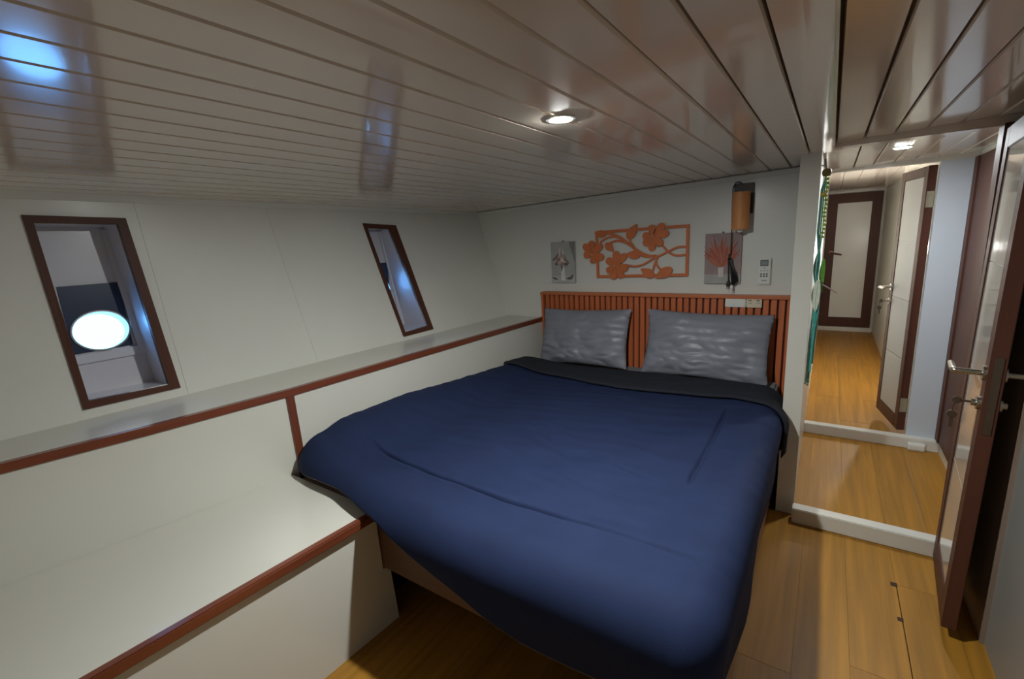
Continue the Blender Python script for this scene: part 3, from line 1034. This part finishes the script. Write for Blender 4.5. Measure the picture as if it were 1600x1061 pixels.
for i, p in enumerate(BR):
    MB().ribbon(curve_pts(p), 0.0135, XA + 0.0015 + 0.0004 * i, XB - 0.0003 * i - 0.001).build('branch', ART, art)


def petal_poly(c, tip, wd, n=18):
    c, tip = Vector(c), Vector(tip)
    ax = (tip - c)
    L = ax.length
    ax.normalize()
    nx = Vector((-ax.y, ax.x))
    out = []
    for k in range(n):
        a = 2 * PI * k / n
        t = 0.5 - 0.5 * math.cos(a)
        ww = wd * math.sin(a) * (0.45 + 0.55 * t)
        q = c + ax * (L * t) + nx * ww
        out.append((q.x, q.y))
    return out


FL = [((1.4398, 1.4114), [(1.4468, 1.4852), (1.3858, 1.4641), (1.3787, 1.3931), (1.4363, 1.3758), (1.4815, 1.4111), (1.4886, 1.4681)]),
      ((1.2669, 1.3297), [(1.2594, 1.4046), (1.2054, 1.3885), (1.1979, 1.3117), (1.2251, 1.2641), (1.2761, 1.2570), (1.3050, 1.3000), (1.3100, 1.3614)]),
      ((0.9965, 1.5231), [(0.9414, 1.5800), (0.9167, 1.5346), (0.9539, 1.4785), (1.0028, 1.4494), (1.0388, 1.4822), (1.0391, 1.5239), (1.0040, 1.5702)])]
for c, ps in FL:
    f_ = MB().lathe([(0.001, 0), (0.012, 0), (0.012, 0.005), (0.001, 0.005)], (XA - 0.003, c[0], c[1]), 'x', 14).build('blossom', ART, art)
    for i, p in enumerate(ps):
        v = Vector(p) - Vector(c)
        tip = Vector(c) + v * (1.0 + 0.028 / v.length)
        st = Vector(c) + v * 0.10
        MB().prism(petal_poly(st, tip, 0.034), XA - 0.0022 * (1 + i % 3), XB - 0.002 - 0.0003 * i).build('petal', ART, f_)
    MB().lathe([(0.001, 0), (0.005, 0), (0.004, 0.003), (0.001, 0.003)], (XA - 0.0115, c[0], c[1]), 'x', 10).build('blossom_eye', CREAM, f_)


def leaf_poly(c, ang, L, wd, n=20):
    ax = Vector((math.cos(ang), math.sin(ang)))
    nx = Vector((-ax.y, ax.x))
    out = []
    for k in range(n):
        a = 2 * PI * k / n
        t = math.cos(a)
        ww = wd * math.sin(a) * (1 - 0.35 * max(0, t) ** 2)
        q = Vector(c) + ax * (L / 2 * (t + 0.35 * max(0, t) ** 6)) + nx * ww
        out.append((q.x, q.y))
    return out


for i, (c, ang, L, wd) in enumerate([((1.372, 1.557), 0.15, 0.075, 0.026), ((1.146, 1.553), 2.16, 0.10, 0.032), ((1.312, 1.464), 0.78 + PI, 0.07, 0.026),
                                     ((1.128, 1.401), 0.10, 0.088, 0.030), ((1.028, 1.273), 0.75 + PI * 0 - 0.2, 0.09, 0.031), ((0.915, 1.276), 2.62 + PI, 0.11, 0.035)]):
    MB().prism(leaf_poly(c, ang, L, wd), XA - 0.0015 - 0.0004 * i, XB - 0.001).build('leaf', ART, art)


# two unframed prints; the flat print is built as thin coloured shapes on the card
def pm(name, rgb, r=0.6):
    return mat(name, rgb, r, 0.08, 18)


pr1 = thing('art_print', 'small grey art print of pale flowers in a white vase', 'picture', (3.19, 1.687, 1.21))
MB().box((3.180, 1.585, 1.205), (3.196, 1.788, 1.515)).build('card', pm('print_grey', (168, 168, 164)), pr1)
XP = 3.180
MB().box((XP - 0.0006, 1.585, 1.205), (XP, 1.788, 1.262)).build('printed_table', pm('print_pale', (182, 182, 180)), pr1)
MB().prism([(1.585, 1.36), (1.585, 1.515), (1.635, 1.515), (1.60, 1.40)], XP - 0.0006, XP).build('printed_shade', pm('print_dark_grey', (128, 130, 128)), pr1)
MB().prism([(1.703, 1.318), (1.674, 1.318), (1.671, 1.222), (1.706, 1.222)], XP - 0.0012, XP).build('printed_vase', pm('print_white', (216, 216, 214)), pr1)
PF = [(1.722, 1.385, 2.0, 0.085, 0.014, (142, 116, 112)), (1.684, 1.364, 0.6, 0.045, 0.020, (206, 182, 174)), (1.700, 1.349, 1.7, 0.05, 0.018, (168, 132, 128)),
      (1.752, 1.393, 2.5, 0.06, 0.008, (112, 98, 98)), (1.658, 1.372, 0.7, 0.07, 0.010, (132, 116, 112)), (1.714, 1.435, 1.75, 0.085, 0.007, (206, 196, 190)),
      (1.682, 1.43, 1.5, 0.08, 0.006, (204, 200, 196)), (1.735, 1.352, 2.8, 0.04, 0.012, (104, 94, 96)), (1.662, 1.346, 0.2, 0.04, 0.011, (98, 96, 94)), (1.697, 1.318, 1.57, 0.05, 0.005, (92, 96, 86)),
      (1.738, 1.41, 2.2, 0.05, 0.006, (120, 104, 102)), (1.67, 1.40, 1.0, 0.05, 0.006, (150, 128, 122)), (1.70, 1.395, 1.5, 0.07, 0.008, (182, 150, 144)), (1.716, 1.36, 2.6, 0.035, 0.014, (190, 160, 152)), (1.692, 1.38, 1.2, 0.03, 0.012, (220, 204, 196))]
for i, (cy, cz, a, L, wd, rgb) in enumerate(PF):
    MB().prism(leaf_poly((cy, cz), a, L, wd, 14), XP - 0.0014 - 0.0002 * i, XP).build('printed_flower', pm('print_flower', rgb), pr1)
for i, (cy, cz, L, wd) in enumerate([(1.757, 1.237, 0.045, 0.009), (1.63, 1.240, 0.05, 0.012), (1.612, 1.255, 0.03, 0.010)]):
    MB().prism(leaf_poly((cy, cz), 0.3 - i * 0.4, L, wd, 12), XP - 0.0010 - 0.0002 * i, XP).build('printed_fruit', pm('print_fruit', (104, 98, 98)), pr1)
MB().tube([(3.197, 1.687, 1.519), (3.186, 1.687, 1.519)], 0.005, 8).build('nail', BLACK, pr1)

pr2 = thing('art_print', 'larger pink art print of dried palm fronds behind the hanging cord', 'picture', (3.19, 0.555, 1.204))
MB().box((3.178, 0.449, 1.204), (3.196, 0.661, 1.518)).build('card', pm('print_mauve', (156, 134, 132)), pr2)
XP = 3.178
MB().box((XP - 0.0006, 0.449, 1.204), (XP, 0.661, 1.262)).build('printed_table', pm('print_table', (168, 166, 162)), pr2)
MB().prism([(0.579, 1.312), (0.546, 1.312), (0.548, 1.244), (0.576, 1.244)], XP - 0.0014, XP).build('printed_vase', pm('print_vase', (206, 198, 192)), pr2)
frond = pm('print_frond', (166, 84, 64))
frond2 = pm('print_frond_light', (178, 104, 80))
for i in range(15):
    t = i / 14
    a = math.radians(142 - 104 * t)
    L = min(0.150 + 0.03 * math.sin(i * 2.2), 0.088 / max(0.3, abs(math.cos(a))))
    c = (0.5615 + math.cos(a) * (L / 2 + 0.003), 1.306 + math.sin(a) * (L / 2 + 0.003))
    MB().prism(leaf_poly(c, a, L, 0.0085 + 0.003 * (i % 3), 12), XP - 0.0016 - 0.00012 * i, XP).build('printed_frond', frond if i % 2 else frond2, pr2)
MB().tube([(3.197, 0.559, 1.523), (3.184, 0.559, 1.523)], 0.005, 8).build('nail', BLACK, pr2)

# wall lamp with its bundled cord
lp = thing('wall_lamp', 'wall lamp with wooden cylinder shade on a dark plate, cord bundled below', 'lamp', (3.19, 0.45, 1.63))
MB().box((3.172, 0.398, 1.627), (3.1995, 0.505, 1.803)).build('back_plate', BLACKB, lp, bevel=0.002)
MB().tube([(3.174, 0.452, 1.70), (3.09, 0.452, 1.70)], 0.012, 10).build('arm', BLACK, lp)
MB().lathe([(0.044, 1.535), (0.048, 1.535), (0.048, 1.748), (0.044, 1.748)], (3.085, 0.452, 0), 'z', 40)
sd = MB()
n = 40
vs, fs = [], []
for r_, z_ in ((0.048, 1.534), (0.048, 1.748), (0.044, 1.748), (0.044, 1.534)):
    vs += [(3.096 + r_ * math.cos(2 * PI * k / n), 0.452 + r_ * math.sin(2 * PI * k / n), z_) for k in range(n)]
for q in range(4):
    fs += [(q * n + k, q * n + (k + 1) % n, ((q + 1) % 4) * n + (k + 1) % n, ((q + 1) % 4) * n + k) for k in range(n)]
sd.add(vs, fs).build('lamp_shade', LAMPW, lp, smooth=True)
MB().lathe([(0.004, 1.516), (0.015, 1.518), (0.018, 1.53), (0.014, 1.60), (0.014, 1.66)], (3.096, 0.452, 0), 'z', 16).build('bulb', PLASTIC, lp, smooth=True)
MB().tube([(3.17, 0.46, 1.80), (3.155, 0.475, 1.812), (3.15, 0.495, 1.808), (3.148, 0.507, 1.78), (3.148, 0.508, 1.70), (3.15, 0.506, 1.55), (3.152, 0.505, 1.44), (3.156, 0.505, 1.385)], 0.0032, 6).build('cord', BLACK, lp, smooth=True)
bd = MB()
for k in range(5):
    o_ = 0.005 * (k - 2)
    bd.tube([(3.160, 0.513 - o_ * 0.4, 1.388), (3.152 - 0.002 * k, 0.507 + o_, 1.355), (3.150, 0.497 + o_ * 0.5, 1.315), (3.150 - 0.002 * k, 0.483 + o_ * 1.3, 1.27), (3.152, 0.476 + o_ * 1.6, 1.225), (3.160, 0.487 + o_ * 0.6, 1.198)], 0.0042, 6)
bd.tube([(3.15, 0.512, 1.385), (3.15, 0.516, 1.34), (3.152, 0.514, 1.27), (3.154, 0.512, 1.215)], 0.0032, 6)
bd.build('cord_bundle', BLACK, lp, smooth=True)
pg = MB()
pg.lathe([(0.005, 1.224), (0.0115, 1.21), (0.0125, 1.195), (0.010, 1.19)], (3.154, 0.512, 0), 'z', 12)
for dy in (-0.006, 0.006):
    pg.tube([(3.154, 0.512 + dy, 1.192), (3.154, 0.512 + dy, 1.172)], 0.0022, 6)
pg.build('plug', BLACK, lp, smooth=True)
pl = MB()
pl.lathe([(0.003, 1.20), (0.009, 1.192), (0.010, 1.178), (0.008, 1.174)], (3.150, 0.492, 0), 'z', 12)
for dy in (-0.005, 0.005):
    pl.tube([(3.150, 0.492 + dy, 1.175), (3.150, 0.492 + dy, 1.156)], 0.0022, 6)
pw = pl.build('plug', PLASTIC, lp, smooth=True)
pw['label'] = 'white inline plug'

# air conditioner remote in its holder
rm = thing('remote_control', 'white remote control with grey screen on the wall beside the post', 'remote', (3.19, 0.317, 1.2))
MB().box((3.186, 0.281, 1.196), (3.1995, 0.353, 1.300)).build('holder', PLASTIC, rm, bevel=0.003)
MB().box((3.172, 0.285, 1.203), (3.1862, 0.349, 1.361)).build('body', PLASTIC, rm, bevel=0.004)
MB().box((3.1708, 0.298, 1.311), (3.1722, 0.342, 1.349)).build('screen', GREY, rm)
MB().box((3.1702, 0.303, 1.318), (3.1710, 0.337, 1.340)).build('screen_digits', mat('remote_lcd', (128, 136, 134), 0.4), rm)
for (yy, zz, ww, hh_) in [(0.317, 1.300, 0.016, 0.006)] + [(0.302 + 0.016 * k, 1.284, 0.010, 0.006) for k in range(3)]:
    MB().box((3.1704, yy - ww / 2, zz - hh_ / 2), (3.1722, yy + ww / 2, zz + hh_ / 2)).build('button', mat('button_grey', (170, 172, 172), 0.5), rm)
for k in range(3):
    for r_ in range(2):
        MB().box((3.1700, 0.299 + 0.015 * k, 1.246 + 0.013 * r_), (3.1722, 0.309 + 0.015 * k, 1.255 + 0.013 * r_)).build('button', GREY, rm)
MB().box((3.1714, 0.303, 1.222), (3.1722, 0.331, 1.228)).build('printed_mark', mat('mark_grey', (150, 152, 152), 0.5), rm)

# feather hanging on the corridor side of the post
DC = thing('dream_catcher', 'green and teal feather hanging with long ribbons on the white post', 'decoration', (2.74, 0.04, 1.77))
TEAL = mat('teal_feather', (66, 148, 138), 0.6, 0.2, 40)
LTEAL = mat('pale_teal_cord', (120, 182, 172), 0.6, 0.2, 40)
DTEAL = mat('dark_ribbon', (38, 60, 60), 0.7, 0.2, 40)
LIME = mat('lime_bead', (150, 170, 44), 0.45, 0.2, 60)
GREEN = mat('green_feather', (92, 150, 48), 0.6, 0.15, 40)
OFFW = mat('off_white_feather', (196, 208, 192), 0.6, 0.12, 40)
OLIVE = mat('olive_wood_ball', (112, 96, 44), 0.45, 0.2, 60)
MB().lathe([(0.003, 1.757), (0.014, 1.758), (0.019, 1.768), (0.020, 1.778), (0.016, 1.79), (0.004, 1.793)], (2.74, 0.038, 0), 'z', 18).build('ball', OLIVE, DC, smooth=True)
MB().tube([(2.74, 0.038, 1.79), (2.742, 0.050, 1.805), (2.742, 0.061, 1.81)], 0.003, 6).build('hook', METAL, DC)
for i, (y_, r_, m_) in enumerate([(0.050, 0.004, LTEAL), (0.042, 0.003, TEAL), (0.034, 0.003, LTEAL), (0.055, 0.0025, TEAL)]):
    MB().tube([(2.735 + 0.004 * i, 0.040, 1.76), (2.735 + 0.004 * i, y_, 1.70), (2.735 + 0.004 * i, y_ + 0.002, 1.50), (2.735 + 0.004 * i, 0.043, 1.36)], r_, 6).build('strand', m_, DC, smooth=True)
for k in range(15):
    z_ = 1.745 - 0.019 * k
    y_ = 0.036 - 0.006 * math.sin(k * 1.3) * 0.4
    MB().lathe([(0.001, -0.008), (0.0075, -0.003), (0.0075, 0.003), (0.001, 0.008)], (2.73, y_ - 0.004, z_), 'z', 8).build('bead', LIME, DC, smooth=True)
MB().lathe([(0.001, -0.012), (0.010, -0.004), (0.010, 0.004), (0.001, 0.012)], (2.728, 0.046, 1.675), 'z', 10).build('bead', mat('yellow_bead', (196, 164, 50), 0.4, 0.1), DC, smooth=True)


def feather(name, m, x, y, z_top, L, wd, lean_y=0.0, th=0.005):
    n = 9
    L_, R_ = [], []
    for i in range(n + 1):
        t = i / n
        k = wd * math.sin(PI * min(1, 0.06 + t * 0.94)) ** 0.7 * (1 - 0.25 * t)
        yc = y + lean_y * t + 0.006 * math.sin(t * 3)
        L_.append((yc - k / 2, z_top - L * t))
        R_.append((yc + k / 2, z_top - L * t))
    b_ = MB().prism(L_ + R_[::-1], x - th / 2, x + th / 2)
    b_.tube([(x - th / 2 - 0.001, y + lean_y * t + 0.006 * math.sin(t * 3), z_top - L * t) for t in (0, .25, .5, .75, 0.97)], 0.0016, 5)
    return b_.build(name, m, DC)


feather('feather', TEAL, 2.738, 0.042, 1.41, 0.17, 0.030)
feather('feather', LTEAL, 2.722, 0.048, 1.40, 0.15, 0.016)
feather('feather', GREEN, 2.752, 0.020, 1.37, 0.17, 0.026, -0.004)
feather('feather', OFFW, 2.716, 0.036, 1.27, 0.16, 0.040)
feather('feather', TEAL, 2.728, 0.030, 1.15, 0.13, 0.030, 0.004)
MB().tube([(2.742, 0.024, 1.25), (2.742, 0.000, 1.235), (2.744, -0.045, 1.205)], [0.003, 0.004, 0.002], 6).build('feather_quill', mat('mauve_feather', (140, 116, 112), 0.6), DC)
for i, (m_, y_, z_e) in enumerate([(TEAL, 0.040, 0.80), (LTEAL, 0.052, 0.74), (DTEAL, 0.047, 0.76), (TEAL, 0.034, 0.84), (LTEAL, 0.044, 0.73)]):
    MB().ribbon([(0.043, 1.30), (y_ - 0.006, 1.10), (y_, 0.95), (y_ + 0.001, z_e)], 0.010, 2.724 + 0.006 * i, 2.726 + 0.006 * i).build('ribbon', m_, DC)
    if i in (1, 4):
        MB().lathe([(0.001, -0.009), (0.007, -0.003), (0.007, 0.003), (0.001, 0.009)], (2.725 + 0.006 * i, y_ + 0.001, z_e - 0.004), 'z', 8).build('bead', OFFW, DC, smooth=True)

# small white box on the second threshold
ab = thing('junction_box', 'small white cable box at the foot of the pale column', 'box', (3.91, -0.58, 0.03))
MB().box((3.898, -0.628, 0.0), (3.930, -0.538, 0.05)).build('body', PLASTIC, ab, bevel=0.004)
MB().box((3.892, -0.622, 0.012), (3.899, -0.544, 0.044)).build('cover', PLASTIC, ab, bevel=0.002)


# ------------------------------------------------------------------ downlights
def downlight(label, x, y, z, r, m):
    t = thing('ceiling_downlight', label, 'ceiling light', (x, y, z), 'recessed round downlights')
    rg = MB()
    n = 32
    vs, fs = [], []
    for r_, z_ in ((r, z - 0.003), (r + 0.010, z - 0.002), (r + 0.011, z + 0.004), (r, z + 0.004)):
        vs += [(x + r_ * math.cos(2 * PI * k / n), y + r_ * math.sin(2 * PI * k / n), z_) for k in range(n)]
    for q in range(4):
        fs += [(q * n + k, q * n + (k + 1) % n, ((q + 1) % 4) * n + (k + 1) % n, ((q + 1) % 4) * n + k) for k in range(n)]
    rg.add(vs, fs).build('trim_ring', PLASTIC, t, smooth=True)
    MB().lathe([(r, z + 0.002), (r, z - 0.0028), (r * 0.9, z - 0.0036), (0.001, z - 0.0040)], (x, y, 0), 'z', n).build('diffuser', m, t)
    return t


downlight('round white downlight glowing in the cabin ceiling above the bed', 1.191, 0.626, ceil_z(0.626) - 0.001, 0.030, emat('cabin_lamp', (0.96, 1.0, 0.97), MAIN_LAMP))
downlight('round downlight in the small lobby ceiling beyond the cabin doorway', 3.21, -0.27, ceil_z(-0.27) - 0.001, 0.034, emat('lobby_lamp', (0.90, 0.96, 1.0), VEST_LAMP))
hall_fill = thing('corridor_fill_lamp', 'small round fill lamp added on the corridor wall, hidden behind the open second door', 'fill lamp', (5.4, -0.585, 1.30))  # added lamp, out of sight, to brighten the door at the corridor's end
MB().lathe([(0.001, 0), (0.055, 0), (0.055, 0.006), (0.042, 0.008), (0.001, 0.008)], (5.4, -0.585, 1.30), 'y', 28).build('base', PLASTIC, hall_fill, smooth=True)
MB().lathe([(0.040, 0.008), (0.038, 0.020), (0.030, 0.031), (0.016, 0.038), (0.001, 0.040)], (5.4, -0.585, 1.30), 'y', 28).build('globe', emat('corridor_fill_glow', (1.0, 0.96, 0.90), HALL_FILL), hall_fill, smooth=True)
